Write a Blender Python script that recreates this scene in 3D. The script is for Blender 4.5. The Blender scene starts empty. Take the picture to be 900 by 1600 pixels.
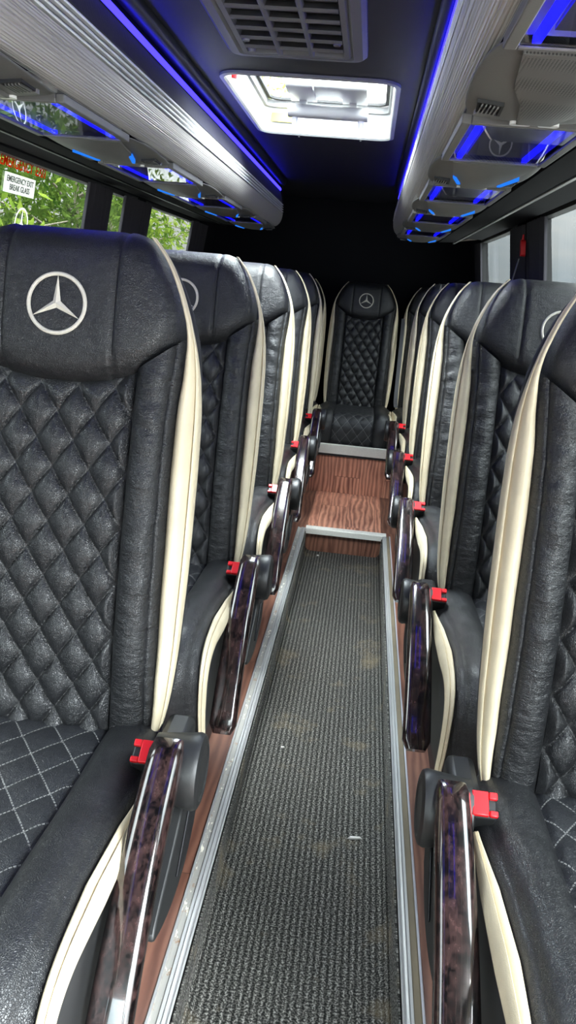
import bpy, bmesh, math, random
import numpy as np
from mathutils import Vector, Matrix
random.seed(7); rng = np.random.default_rng(7)
C = bpy.context.scene.collection
R = math.radians
# World frame: x to the photo's right, y towards the rear of the bus, z up.  The eye stands over the aisle at (0, 0, EYE).
EYE = 1.317           # eye above the aisle carpet
PZ = EYE - 1.2        # top of the seat platform
CX = -0.23            # centre line of the bus
def Z(z): return z + EYE     # heights measured from the eye

# ------------------------------------------------------------------ materials
def new_mat(name):
    m = bpy.data.materials.new(name); m.use_nodes = True
    nt = m.node_tree; nt.nodes.clear()
    out = nt.nodes.new('ShaderNodeOutputMaterial')
    return m, nt, out
class NT:
    def __init__(s, nt): s.nt = nt
    def n(s, typ, **kw):
        x = s.nt.nodes.new(typ)
        for k, v in kw.items():
            if k == 'inp':
                for a, b in v.items(): x.inputs[a].default_value = b
            else: setattr(x, k, v)
        return x
    def l(s, a, b): s.nt.links.new(a, b)
    def math(s, op, a, b=None, c=None):
        x = s.nt.nodes.new('ShaderNodeMath'); x.operation = op
        for i, v in enumerate((a, b, c)):
            if v is None: continue
            if isinstance(v, (int, float)): x.inputs[i].default_value = v
            else: s.nt.links.new(v, x.inputs[i])
        return x.outputs[0]
    def mixc(s, fac, a, b):
        x = s.nt.nodes.new('ShaderNodeMix'); x.data_type = 'RGBA'
        for i, v in ((0, fac), (6, a), (7, b)):
            if isinstance(v, (int, float)): x.inputs[i].default_value = v
            elif isinstance(v, tuple): x.inputs[i].default_value = (*v, 1) if len(v) == 3 else v
            else: s.nt.links.new(v, x.inputs[i])
        return x.outputs[2]
    def ramp(s, fac, p0, p1, c0=(0, 0, 0, 1), c1=(1, 1, 1, 1)):
        x = s.nt.nodes.new('ShaderNodeValToRGB'); e = x.color_ramp.elements
        e[0].position = p0; e[1].position = p1; e[0].color = c0; e[1].color = c1
        s.nt.links.new(fac, x.inputs[0]); return x.outputs[0]
    def coord(s, scale=(1, 1, 1), which='Object'):
        t = s.nt.nodes.new('ShaderNodeTexCoord'); m = s.nt.nodes.new('ShaderNodeMapping')
        m.inputs['Scale'].default_value = scale
        s.nt.links.new(t.outputs[which], m.inputs[0]); return m.outputs[0]
    def noise(s, vec, scale, detail=3, rough=.5):
        x = s.nt.nodes.new('ShaderNodeTexNoise'); x.inputs['Scale'].default_value = scale
        x.inputs['Detail'].default_value = detail; x.inputs['Roughness'].default_value = rough
        s.nt.links.new(vec, x.inputs['Vector']); return x.outputs['Fac']
    def bump(s, h, strength, dist=.002, normal=None):
        x = s.nt.nodes.new('ShaderNodeBump'); x.inputs['Strength'].default_value = strength
        x.inputs['Distance'].default_value = dist
        s.nt.links.new(h, x.inputs['Height'])
        if normal is not None: s.nt.links.new(normal, x.inputs['Normal'])
        return x.outputs[0]
    def pbr(s, out, col, rough=.5, metal=0., spec=.5, normal=None, coat=0., coat_rough=.05, trans=0.):
        b = s.nt.nodes.new('ShaderNodeBsdfPrincipled')
        for k, v in (('Base Color', col), ('Roughness', rough), ('Metallic', metal), ('Specular IOR Level', spec), ('Coat Weight', coat), ('Coat Roughness', coat_rough)):
            if isinstance(v, (int, float)): b.inputs[k].default_value = v
            elif isinstance(v, tuple): b.inputs[k].default_value = (*v, 1) if len(v) == 3 else v
            else: s.nt.links.new(v, b.inputs[k])
        if normal is not None: s.nt.links.new(normal, b.inputs['Normal'])
        s.nt.links.new(b.outputs[0], out.inputs[0]); return b
M = {}
def plain(name, col, rough=.5, metal=0., spec=.5, bump=0., bscale=300., coat=0., vary=.0):
    m, nt, out = new_mat(name); g = NT(nt); nrm = None; c = col
    v = g.coord()
    if bump: nrm = g.bump(g.noise(v, bscale, 3), bump, .001)
    if vary: c = g.mixc(g.noise(v, 9, 4), tuple(x * (1 - vary) for x in col), tuple(min(1, x * (1 + vary)) for x in col))
    g.pbr(out, c, rough, metal, spec, nrm, coat); M[name] = m; return m
def leather(name, col, rough=.4, wrinkle=.25, stitch=None, grain=.55):
    m, nt, out = new_mat(name); g = NT(nt)
    v = g.coord()
    vo = g.n('ShaderNodeTexVoronoi', feature='DISTANCE_TO_EDGE', inp={'Scale': 400.}); 
    wv = g.n('ShaderNodeVectorMath', operation='ADD'); nz = g.n('ShaderNodeTexNoise', inp={'Scale': 60., 'Detail': 2.})
    g.l(v, nz.inputs['Vector']); sc = g.n('ShaderNodeVectorMath', operation='SCALE', inp={'Scale': .012}); g.l(nz.outputs['Color'], sc.inputs[0])
    g.l(v, wv.inputs[0]); g.l(sc.outputs[0], wv.inputs[1]); g.l(wv.outputs[0], vo.inputs['Vector'])
    h1 = g.math('MINIMUM', g.math('MULTIPLY', vo.outputs['Distance'], 6), 1.)
    b1 = g.bump(h1, grain, .0006)
    w = g.noise(g.coord((1, .5, 2.2)), 26, 4, .6)
    b2 = g.bump(w, wrinkle, .01, b1)
    c = g.mixc(g.noise(v, 14, 4), tuple(x * .8 for x in col), tuple(x * 1.25 for x in col))
    rr = g.math('ADD', g.math('MULTIPLY', g.noise(v, 22, 4), .18), rough - .09)
    if stitch:
        uv = g.n('ShaderNodeUVMap'); uv.uv_map = 'quilt'; sp = g.n('ShaderNodeSeparateXYZ'); g.l(uv.outputs[0], sp.inputs[0])
        p, q = sp.outputs[0], sp.outputs[1]
        def line(a, b):
            d = g.math('ABSOLUTE', g.math('SUBTRACT', a, g.math('ROUND', a)))
            on = g.math('LESS_THAN', d, stitch[1])
            dash = g.math('GREATER_THAN', g.math('FRACT', g.math('MULTIPLY', b, stitch[2])), .3)
            return g.math('MULTIPLY', on, dash)
        k = g.math('MAXIMUM', line(p, q), line(q, p))
        c = g.mixc(k, c, stitch[0])
    pb = g.pbr(out, c, rr, 0, .42, b2, .28 if col[0] < .1 else 0., .28); g.l(b2, pb.inputs['Coat Normal']); M[name] = m; return m
leather('black_leather', (.0115, .012, .0135), .40, .22)
leather('black_leather_creased', (.0115, .012, .0135), .40, .55)
leather('black_leather_quilt', (.0115, .012, .0135), .34, .15, ((.022, .022, .023), .020, 12.))
leather('black_leather_stitched', (.015, .016, .019), .42, .2, ((.19, .19, .185), .022, 9.))
leather('cream_leather', (.66, .57, .40), .48, .12, None, .12)
plain('thread', (.66, .62, .53), .6, bump=.5, bscale=900)
plain('black_plastic', (.014, .0145, .015), .42, bump=.15, bscale=700)
plain('dark_fabric_shell', (.012, .012, .014), .7, bump=.3, bscale=500)
plain('red_plastic', (.72, .012, .018), .35)
plain('dark_steel', (.02, .02, .022), .45, .6)
plain('belt_webbing', (.06, .06, .065), .55, bump=.5, bscale=600)
def wood_gloss():
    m, nt, out = new_mat('burl_wood'); g = NT(nt); v = g.coord((24, 12, 16))
    n1 = g.noise(v, 2.4, 6, .65); n2 = g.noise(v, 9, 5, .7)
    f = g.ramp(g.math('ADD', g.math('MULTIPLY', n1, .6), g.math('MULTIPLY', n2, .4)), .44, .62)
    c = g.mixc(f, (.0022, .0018, .002), (.050, .026, .024))
    b = g.pbr(out, c, .2, 0, .5, None, 1., .04); M['burl_wood'] = m
wood_gloss()
def floor_wood(name, rot=0., plank=(.16, .95), dark=1.):
    m, nt, out = new_mat(name); g = NT(nt)
    t = g.n('ShaderNodeTexCoord'); mp = g.n('ShaderNodeMapping'); mp.inputs['Rotation'].default_value = (0, 0, rot)
    g.l(t.outputs['UV'], mp.inputs[0])
    br = g.n('ShaderNodeTexBrick', inp={'Scale': 1., 'Mortar Size': .0012, 'Brick Width': plank[1], 'Row Height': plank[0], 'Color1': (0, 0, 0, 1), 'Color2': (1, 1, 1, 1), 'Mortar': (.5, .5, .5, 1)})
    br.offset = .37; g.l(mp.outputs[0], br.inputs['Vector'])
    sep = g.n('ShaderNodeSeparateXYZ'); g.l(mp.outputs[0], sep.inputs[0])
    cb = g.n('ShaderNodeCombineXYZ'); g.l(g.math('MULTIPLY', sep.outputs[0], 5.), cb.inputs[0]); g.l(g.math('MULTIPLY', sep.outputs[1], 24.), cb.inputs[1]); g.l(g.math('MULTIPLY', br.outputs['Color'], 7.), cb.inputs[2])
    n1 = g.noise(cb.outputs[0], 1., 5, .62)
    wv = g.n('ShaderNodeTexWave', inp={'Scale': .55, 'Distortion': 11., 'Detail': 3., 'Detail Scale': .8}); wv.bands_direction = 'Y'; g.l(cb.outputs[0], wv.inputs['Vector'])
    f = g.math('ADD', g.math('MULTIPLY', n1, .65), g.math('MULTIPLY', wv.outputs['Fac'], .35))
    a, b_ = (.11 * dark, .040 * dark, .028 * dark), (.40 * dark, .19 * dark, .125 * dark)
    c = g.mixc(g.ramp(f, .25, .75), a, b_)
    c = g.mixc(g.math('MULTIPLY', br.outputs['Color'], .35), c, (.28 * dark, .11 * dark, .072 * dark))
    c = g.mixc(g.math('MULTIPLY', br.outputs['Fac'], .7), c, (.03, .012, .008))
    g.pbr(out, c, .38, 0, .5, g.bump(f, .12, .002)); M[name] = m
floor_wood('wood_vinyl', R(90), dark=.62); floor_wood('wood_vinyl_step_lit', R(90), (.15, .6), 1.95)  # step copy of the floor wood is lightened, hatch daylight put into its colour
def carpet():
    m, nt, out = new_mat('ribbed_carpet'); g = NT(nt)
    t = g.n('ShaderNodeTexCoord'); sp = g.n('ShaderNodeSeparateXYZ'); g.l(t.outputs['UV'], sp.inputs[0])
    wob = g.noise(t.outputs['UV'], 60, 2)
    u = g.math('ADD', sp.outputs[0], g.math('MULTIPLY', g.math('SUBTRACT', wob, .5), .006))
    rib = g.math('ADD', g.math('MULTIPLY', g.math('SINE', g.math('MULTIPLY', u, 2 * math.pi / .0142)), .5), .5)
    n = g.noise(t.outputs['UV'], 240, 3, .65); n2 = g.noise(t.outputs['UV'], 900, 1)
    f = g.ramp(n, .47, .60)
    base = g.mixc(rib, (.013, .013, .012), (.050, .049, .045))
    c = g.mixc(g.math('MULTIPLY', f, g.math('ADD', g.math('MULTIPLY', rib, .75), .25)), base, (.40, .385, .35))
    st = g.ramp(g.noise(t.outputs['UV'], 5.5, 4, .6), .56, .74)
    c = g.mixc(g.math('MULTIPLY', st, .6), c, (.30, .24, .15))
    h = g.math('ADD', rib, g.math('MULTIPLY', n, .9))
    g.pbr(out, c, .95, 0, .1, g.bump(h, .9, .004)); M['ribbed_carpet'] = m
carpet()
def alu(name, col, dirt=0., rough=.35):
    m, nt, out = new_mat(name); g = NT(nt); v = g.coord((30, 1.2, 30)); n = g.noise(v, 6, 4)
    c = g.mixc(n, tuple(x * .75 for x in col), col)
    if dirt:
        d = g.ramp(g.noise(g.coord((1, 1, 1)), 34, 5, .7), .60 - dirt * .05, .70)
        c = g.mixc(d, c, (.28, .14, .06)); d2 = g.ramp(g.noise(g.coord((1, .5, 1)), 70, 4, .7), .58, .64)
        c = g.mixc(d2, c, (.82, .79, .68))
    g.pbr(out, c, rough, .25 if not dirt else .1, .5, g.bump(n, .08, .001)); M[name] = m
alu('aluminium', (.46, .46, .46), 0, .42); alu('aluminium_worn', (.40, .39, .36), .6, .6); alu('aluminium_pale', (.58, .57, .64)); alu('step_nosing_metal', (.92, .90, .84), 0, .5)
plain('brown_insert', (.16, .13, .085), .7, vary=.3)
plain('brushed_silver', (.48, .455, .43), .36, .45, vary=.05)
plain('white_rib', (.85, .85, .85), .35, .3)
plain('black_gap', (.008, .008, .009), .6)
plain('navy_fabric', (.018, .016, .035), .9, bump=.6, bscale=120, vary=.3)
plain('ceiling_vinyl', (.013, .0135, .018), .55, bump=.25, bscale=400)
plain('wall_vinyl', (.007, .0072, .009), .9, 0., .1, bump=.25, bscale=300)
plain('grey_plastic', (.10, .098, .095), .45, bump=.2, bscale=600)
plain('grey_plastic_light', (.13, .127, .123), .42, bump=.15, bscale=600)
plain('vent_plastic', (.16, .16, .17), .5, bump=.2, bscale=500)
plain('vent_dark', (.05, .05, .052), .6)
plain('white_plastic', (.45, .45, .45), .4); plain('hatch_white', (.26, .26, .26), .4)
plain('header_lining', (.16, .125, .105), .6, bump=.4, bscale=80, vary=.35)
plain('curtain_cloth', (.020, .018, .024), .9, bump=.4, bscale=400)
plain('lens_clear', (.85, .85, .85), .1)
plain('emblem_silver', (.62, .62, .66), .3, .5)
plain('sign_ink', (.02, .02, .02), .6);
def film(name, col):
    m, nt, out = new_mat(name); g = NT(nt); d = g.n('ShaderNodeBsdfDiffuse', inp={'Color': (*col, 1)}); t = g.n('ShaderNodeBsdfTranslucent', inp={'Color': (*col, 1)}); mx = g.n('ShaderNodeMixShader', inp={0: .6})
    g.l(d.outputs[0], mx.inputs[1]); g.l(t.outputs[0], mx.inputs[2]); g.l(mx.outputs[0], out.inputs[0]); M[name] = m
film('sign_white', (.85, .85, .82)); film('exit_ink', (.62, .07, .01))
plain('yellow_label', (.75, .65, .05), .5)
def speaker_mesh():
    m, nt, out = new_mat('speaker_mesh'); g = NT(nt); v = g.coord()
    vo = g.n('ShaderNodeTexVoronoi', inp={'Scale': 240., 'Randomness': .0}); g.l(v, vo.inputs['Vector'])
    d = g.ramp(vo.outputs['Distance'], .25, .4)
    g.pbr(out, g.mixc(d, (.02, .02, .02), (.12, .117, .113)), .5, 0, .5, g.bump(d, .5, .001)); M['speaker_mesh'] = m
speaker_mesh()
def emit(name, col, s):
    m, nt, out = new_mat(name); e = nt.nodes.new('ShaderNodeEmission'); e.inputs[0].default_value = (*col, 1); e.inputs[1].default_value = s
    nt.links.new(e.outputs[0], out.inputs[0]); M[name] = m
emit('blue_led', (.003, .003, 1.), 2.6); emit('cornice_led', (.018, .013, 1.), 2.0); emit('azure_led', (.02, .22, 1.), .22); 
def pane(name, tint, refl=.05, rough=.0):
    m, nt, out = new_mat(name); g = NT(nt)
    tr = g.n('ShaderNodeBsdfTransparent', inp={'Color': (*tint, 1)}); gl = g.n('ShaderNodeBsdfGlossy', inp={'Roughness': rough})
    ge = g.n('ShaderNodeNewGeometry'); dt = g.n('ShaderNodeVectorMath', operation='DOT_PRODUCT'); g.l(ge.outputs['Incoming'], dt.inputs[0]); g.l(ge.outputs['Normal'], dt.inputs[1])
    fr = g.math('ADD', g.math('MULTIPLY', g.math('POWER', g.math('SUBTRACT', 1., g.math('ABSOLUTE', dt.outputs['Value'])), 5.), .93), refl); mx = g.n('ShaderNodeMixShader')
    g.l(fr, mx.inputs[0]); g.l(tr.outputs[0], mx.inputs[1]); g.l(gl.outputs[0], mx.inputs[2]); g.l(mx.outputs[0], out.inputs[0]); M[name] = m
pane('tinted_glass', (.24, .25, .245)); pane('clear_glass', (.92, .95, .94)); pane('panel_glass', (.75, .75, .85), .085)
def leafmat(name, a, b):
    m, nt, out = new_mat(name); g = NT(nt); v = g.coord()
    c = g.mixc(g.ramp(g.noise(v, 3.1, 4, .7), .3, .7), a, b)
    d = g.n('ShaderNodeBsdfDiffuse'); t = g.n('ShaderNodeBsdfTranslucent'); mx = g.n('ShaderNodeMixShader', inp={0: .5})
    g.l(c, d.inputs[0]); g.l(c, t.inputs[0]); g.l(d.outputs[0], mx.inputs[1]); g.l(t.outputs[0], mx.inputs[2]); g.l(mx.outputs[0], out.inputs[0]); M[name] = m
leafmat('leaf_bright', (.03, .085, .010), (.21, .26, .04)); leafmat('leaf_deep', (.010, .032, .006), (.085, .13, .022))
plain('bark', (.16, .14, .10), .9, bump=.8, bscale=30, vary=.3); plain('asphalt', (.16, .158, .15), .95, vary=.2)
plain('debris', (.75, .73, .68), .7)

# ------------------------------------------------------------------ mesh helpers
def link(name, me, mats, parent=None, smooth=40):
    if not isinstance(mats, (list, tuple)): mats = [mats]
    for m in mats: me.materials.append(M[m])
    if smooth is not None:
        for p in me.polygons: p.use_smooth = True
        me.set_sharp_from_angle(angle=R(smooth))
    o = bpy.data.objects.new(name, me); C.objects.link(o); o.parent = parent; return o
def pymesh(name, vs, fs, mats=('black_plastic',), parent=None, smooth=40, mi=None):
    me = bpy.data.meshes.new(name); me.from_pydata([tuple(v) for v in vs], [], [tuple(f) for f in fs])
    if mi is not None: me.polygons.foreach_set('material_index', mi)
    bm = bmesh.new(); bm.from_mesh(me); bmesh.ops.recalc_face_normals(bm, faces=bm.faces); bm.to_mesh(me); bm.free()
    me.update(); return link(name, me, mats, parent, smooth)
def gridmesh(name, P, mat, parent=None, smooth=60, uv=None, flip=False, thick=0.):
    """P: (rows, cols, 3) points -> one smooth sheet; uv: (rows, cols, 2)"""
    P = np.asarray(P); r, c = P.shape[:2]
    idx = np.arange(r * c).reshape(r, c)
    f = np.stack([idx[:-1, :-1], idx[:-1, 1:], idx[1:, 1:], idx[1:, :-1]], -1).reshape(-1, 4)
    if flip: f = f[:, ::-1]
    me = bpy.data.meshes.new(name); me.from_pydata(P.reshape(-1, 3).tolist(), [], f.tolist())
    if uv is not None:
        l = me.uv_layers.new(name='quilt'); U = np.asarray(uv).reshape(-1, 2)
        li = np.zeros(len(me.loops), dtype=np.int32); me.loops.foreach_get('vertex_index', li)
        l.data.foreach_set('uv', U[li].astype(np.float32).ravel())
    me.update(); return link(name, me, mat, parent, smooth)
class MB:
    """collects boxes, prisms and tubes into ONE mesh"""
    def __init__(s): s.v = []; s.f = []; s.m = []
    def add(s, vs, fs, m=0):
        b = len(s.v); s.v += [tuple(v) for v in vs]; s.f += [tuple(i + b for i in f) for f in fs]; s.m += [m] * len(fs)
    def box(s, lo, hi, m=0, mat=None):
        x0, y0, z0 = lo; x1, y1, z1 = hi
        vs = [Vector(v) for v in ((x0, y0, z0), (x1, y0, z0), (x1, y1, z0), (x0, y1, z0), (x0, y0, z1), (x1, y0, z1), (x1, y1, z1), (x0, y1, z1))]
        if mat is not None: vs = [mat @ v for v in vs]
        s.add(vs, [(0, 3, 2, 1), (4, 5, 6, 7), (0, 1, 5, 4), (1, 2, 6, 5), (2, 3, 7, 6), (3, 0, 4, 7)], m); return s
    def rings(s, rings, cap=True, m=0, closed=True):
        n = len(rings[0]); vs = [p for r in rings for p in r]; fs = []
        for i in range(len(rings) - 1):
            for j in range(n if closed else n - 1):
                k = (j + 1) % n; fs.append((i * n + j, i * n + k, (i + 1) * n + k, (i + 1) * n + j))
        if cap and closed: fs += [tuple(range(n))[::-1], tuple((len(rings) - 1) * n + j for j in range(n))]
        s.add(vs, fs, m); return s
    def tube(s, pts, r, n=8, m=0, cap=True):
        pts = [Vector(p) for p in pts]; rr = r if isinstance(r, (list, tuple)) else [r] * len(pts); rings = []
        up = Vector((0, 0, 1)); t0 = (pts[1] - pts[0]).normalized()
        if abs(t0.z) > .9: up = Vector((1, 0, 0))
        for i, p in enumerate(pts):
            t = (pts[min(i + 1, len(pts) - 1)] - pts[max(i - 1, 0)]).normalized()
            a = t.cross(up).normalized(); b = a.cross(t).normalized()
            rings.append([p + (a * math.cos(2 * math.pi * k / n) + b * math.sin(2 * math.pi * k / n)) * rr[i] for k in range(n)])
        return s.rings(rings, cap, m)
    def prism(s, poly, f0, f1, m=0):
        """poly of 2-D points; f0/f1 map a 2-D point to the two end faces"""
        return s.rings([[f0(p) for p in poly], [f1(p) for p in poly]], True, m)
    def build(s, name, mats, parent=None, smooth=40, bevel=0., seg=2):
        o = pymesh(name, s.v, s.f, mats, parent, smooth, s.m)
        if bevel:
            b = o.modifiers.new('edge', 'BEVEL'); b.width = bevel; b.segments = seg; b.limit_method = 'ANGLE'; b.angle_limit = R(35)
        return o
def box_uv(o, ax=(0, 1)):
    """planar UV in metres, picking the plane by each face's normal"""
    me = o.data; l = me.uv_layers.new(name='UVMap')
    for p in me.polygons:
        n = p.normal; a = max(range(3), key=lambda i: abs(n[i]))
        pr = {2: (0, 1), 1: (0, 2), 0: (1, 2)}[a]
        for li in p.loop_indices:
            co = me.vertices[me.loops[li].vertex_index].co
            l.data[li].uv = (co[pr[0]] + (3.1 if a == 1 else 0), co[pr[1]])
def rrect(x0, y0, x1, y1, r, n=5):
    pts = []
    for cx, cy, a0 in ((x1 - r, y1 - r, 0), (x0 + r, y1 - r, 90), (x0 + r, y0 + r, 180), (x1 - r, y0 + r, 270)):
        for k in range(n + 1):
            a = R(a0 + 90 * k / n); pts.append((cx + r * math.cos(a), cy + r * math.sin(a)))
    return pts
def crom(pts, n):
    P = np.array(pts, float); P = np.vstack([2 * P[0] - P[1], P, 2 * P[-1] - P[-2]]); out = []
    for i in range(1, len(P) - 2):
        for k in range(n):
            t = k / n; a, b, c, d = P[i - 1:i + 3]
            out.append(.5 * (2 * b + (c - a) * t + (2 * a - 5 * b + 4 * c - d) * t * t + (3 * b - a - 3 * c + d) * t ** 3))
    out.append(P[-2]); return np.array(out)
def resample(P, step):
    d = np.r_[0, np.cumsum(np.linalg.norm(np.diff(P, axis=0), axis=1))]; n = max(2, int(d[-1] / step)); s = np.linspace(0, d[-1], n + 1)
    return np.stack([np.interp(s, d, P[:, i]) for i in range(P.shape[1])], 1), s
def tag(o, label, cat, group=None, kind=None):
    if label: o['label'] = label
    if cat: o['category'] = cat
    if group: o['group'] = group
    if kind: o['kind'] = kind
    return o
def empty(name, loc, label, cat, group=None):
    o = bpy.data.objects.new(name, None); o.empty_display_size = .1; C.objects.link(o); o.location = loc; return tag(o, label, cat, group)
def struct(o): o['kind'] = 'structure'; return o
def copy_tree(o, parent=None):
    c = o.copy(); C.objects.link(c); c.parent = parent
    for ch in list(o.children): copy_tree(ch, c)
    return c

def emblem_mesh(name, fr, r, mat, parent, ring=.055, thick=.0022, flat=False):
    """a ring with a three-pointed star; fr(a, b, h) maps plane coordinates (and height) to 3-D"""
    b = MB(); n = 48; rw = r * ring * 1.3
    rings = []
    for k in range(n + 1):
        a = 2 * math.pi * k / n
        rings.append([fr((r + dr) * math.cos(a), (r + dr) * math.sin(a), h) for dr, h in ((-rw, 0), (-rw * .6, thick), (0, thick * 1.3), (rw * .6, thick), (rw, 0))])
    b.rings(rings, False, 0, False)
    tips = [(math.cos(R(90 + 120 * k)), math.sin(R(90 + 120 * k))) for k in range(3)]
    inn = [(math.cos(R(150 + 120 * k)), math.sin(R(150 + 120 * k))) for k in range(3)]
    ri = r * .155; ctr = fr(0, 0, thick * 2.2)
    for k in range(3):
        t = fr(tips[k][0] * r * .97, tips[k][1] * r * .97, thick * .8)
        a = fr(inn[k][0] * ri, inn[k][1] * ri, 0); c = fr(inn[k - 1][0] * ri, inn[k - 1][1] * ri, 0)
        b.add([ctr, t, a, c], [(0, 1, 2), (0, 3, 1)])
    return b.build(name, [mat], parent, 20)

# ------------------------------------------------------------------ camera
cam = bpy.data.cameras.new('camera'); cam.sensor_fit = 'VERTICAL'; cam.sensor_height = 36; cam.lens = 1200 / 1600 * 36; cam.clip_start = .02; cam.clip_end = 300
co = bpy.data.objects.new('camera', cam); C.objects.link(co)
F = Vector(((581 - 450) / 1200, -(450 - 800) / 1200, -1)).normalized(); H = Vector((1, -.0855, 0))
U = F.cross(H).normalized(); U = -U if U.y < 0 else U; Rt = F.cross(U)
co.matrix_world = Matrix.Translation((0, 0, EYE)) @ Matrix((Rt, F, U)).to_4x4()
bpy.context.scene.camera = co

# ------------------------------------------------------------------ the seat
# local frame: y = 0 at the buckle, z = 0 on the platform, -y faces the front of the bus
BA = R(11.5); B0 = np.array([0, .072, .455]); BD = np.array([0, math.sin(BA), math.cos(BA)]); BN = np.array([0, -math.cos(BA), math.sin(BA)])
ws = np.array([0, .06, .15, .30, .45, .55, .62, .67, .72, .77, .80, .816]); ww = np.array([.203, .215, .222, .226, .226, .223, .217, .209, .191, .166, .145, .127])
gs_ = np.array([0, .04, .10, .25, .45, .55, .62, .665, .70, .805]); gw = np.array([.010, .018, .026, .034, .037, .033, .020, .009, .008, .007])
sm = np.linspace(0, .816, 164)
Wo = np.interp(sm, ws, ww); Wo = np.convolve(np.pad(Wo, 6, 'reflect', reflect_type='odd'), np.ones(13) / 13, 'valid')
Gg = np.interp(sm, gs_, gw); Gg = np.convolve(np.pad(Gg, 4, 'reflect', reflect_type='odd'), np.ones(9) / 9, 'valid')
def W(s): return np.interp(s, sm, Wo)
def G(s): return np.interp(s, sm, Gg)
def Wi(s): return W(s) - G(s)
def sH(t): return .580 + .095 * (np.abs(t) / .210) ** 2.6
def nb(s): return .016 * np.sin(np.clip(s / .6, 0, 1) * math.pi) - .004          # gentle lumbar bulge
def bp(t, s, n):
    t, s, n = np.broadcast_arrays(t, s, n)
    return np.stack([t, B0[1] + s * BD[1] + n * BN[1], B0[2] + s * BD[2] + n * BN[2]], -1)
QT, QS = .060, .088
def pillow(t, s, qt=QT, qs=QS):
    p, q = t / qt + s / qs, t / qt - s / qs
    return np.abs(np.sin(math.pi * p) * np.sin(math.pi * q)) ** .42, np.stack([p, q], -1)
def make_back(root, rear):
    # quilted centre
    t = np.linspace(-.122, .122, 118)[None, :]; k = np.linspace(0, 1, 290)[:, None]
    s = -.02 + k * (sH(t) + .02); h, uv = pillow(t, s)
    edge = np.clip((.122 - np.abs(t)) / .012, 0, 1)
    n = nb(s) + .0165 * h * (.3 + .7 * edge) * np.clip((sH(t) - s) / .03, 0, 1) ** .5 - .004 * (1 - edge)
    qp = gridmesh('quilted_panel', bp(t, s, n), 'black_leather_quilt', root, 80, uv)
    # side bolsters
    for sg in (-1, 1):
        kk = np.linspace(0, 1, 26)[None, :]; st = np.full((1, 26), .6)
        for _ in range(25): st = sH(.122 + kk * (Wi(st) - .122))
        s = -.02 + np.linspace(0, 1, 120)[:, None] * (st + .02)
        tt = .122 + kk * (Wi(np.clip(s, 0, 1)) - .122)
        n = nb(s) - .004 + .033 * np.sin(math.pi * np.clip(kk, 0, 1) ** .9) ** .55 * np.clip(.45 + s / .25, 0, 1) - .010 * kk ** 3
        n = n + .0022 * np.sin(s * 95 + 2.2 * np.sin(s * 23 + kk * 2)) * np.sin(math.pi * kk) * np.clip((s - .18) / .2, 0, 1)       # creases across the bolster
        n = n - .006 * np.exp(-((kk - .80) / .035) ** 2)     # seam along the outer edge
        gridmesh('side_bolster', bp(sg * tt, s, n), 'black_leather_creased', root, 80, flip=sg < 0)
    # cream edge strips with a piped outer bead
    for sg in (-1, 1):
        s = np.linspace(-.005, .812, 130)[:, None]; w, g = W(s), G(s)
        prof = [(0, -.010), (.08, -.004), (.2, 0), (.4, .001), (.6, -.006), (.74, -.016), (.79, -.022), (.83, -.017), (.91, -.018), (.98, -.027), (1, -.04), (.96, -.052)]
        a = np.array([p[0] for p in prof])[None, :]; h = np.array([p[1] for p in prof])[None, :]
        sc = np.clip(g / .034, .22, 1)
        lift = np.where(s > .6, np.clip((s - .6) / .07, 0, 1) * .012, 0) - np.clip((s - .70) / .1, 0, 1) * .022
        n = nb(s) * .6 + h * sc + lift
        tt = (w - g) + g * a
        tr = gridmesh('cream_trim', bp(sg * tt, s, n), 'cream_leather', root, 70, flip=sg < 0); tr['label'] = 'cream leather edging strip with piping'
    # headrest pad
    a = np.linspace(-1, 1, 72)[None, :]; A = np.abs(a)
    wm = .2025
    t = a * wm
    top = .826 - .018 * (np.abs(t) / .13) ** 2.4
    # beyond the top corner the upper edge follows the side outline
    inv = np.interp(np.abs(t), Wi(sm)[::-1][:70], sm[::-1][:70])
    top = np.minimum(top, np.maximum(inv, sH(t) + .0005)); bot = sH(t) - .004
    k = np.linspace(0, 1, 44)[:, None]; s = bot + k * (top - bot)
    dist_b = (s - bot); dist_t = np.maximum(top - s, 0)
    rise = .036 * (1 - np.exp(-dist_b / .016)) * np.clip(.25 + (top - bot) / .12, 0, 1)
    roll = .052 * np.exp(-dist_t / .022)
    side = .030 * np.clip((A - .45) / .55, 0, 1) ** 2
    n = .001 + rise - roll - side - .006 * np.exp(-((np.abs(t) - .088) / .004) ** 2)
    hd = gridmesh('headrest', bp(t, s, n), 'black_leather', root, 80)
    emblem_mesh('emblem', lambda x, y, h: tuple(bp(np.array(x), np.array(.690 + y), np.array(.0374 + h))), .0445, 'thread', hd)['label'] = 'cream embroidered three-pointed star in a ring'
    # hard shell behind
    b = MB(); rings = []
    for s in list(np.linspace(-.04, .79, 40)) + [.803, .812]:
        s0 = max(s, 0); w = float(W(s0)) - .004; dpt = .115 if s < .70 else .115 - .5 * (s - .70)
        w = min(w, .20) if s < 0 else w
        e = [(-w, -.048), (-w * .99, -.075), (-w * .93, -dpt + .012), (-w * .8, -dpt), (0, -dpt - .012), (w * .8, -dpt), (w * .93, -dpt + .012), (w * .99, -.075), (w, -.048), (w * .9, -.030), (0, -.026), (-w * .9, -.030)]
        rings.append([tuple(bp(np.array(x), np.array(s), np.array(n))) for x, n in e])
    b.rings(rings).build('back_shell', ['dark_fabric_shell'], root, 50)
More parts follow.
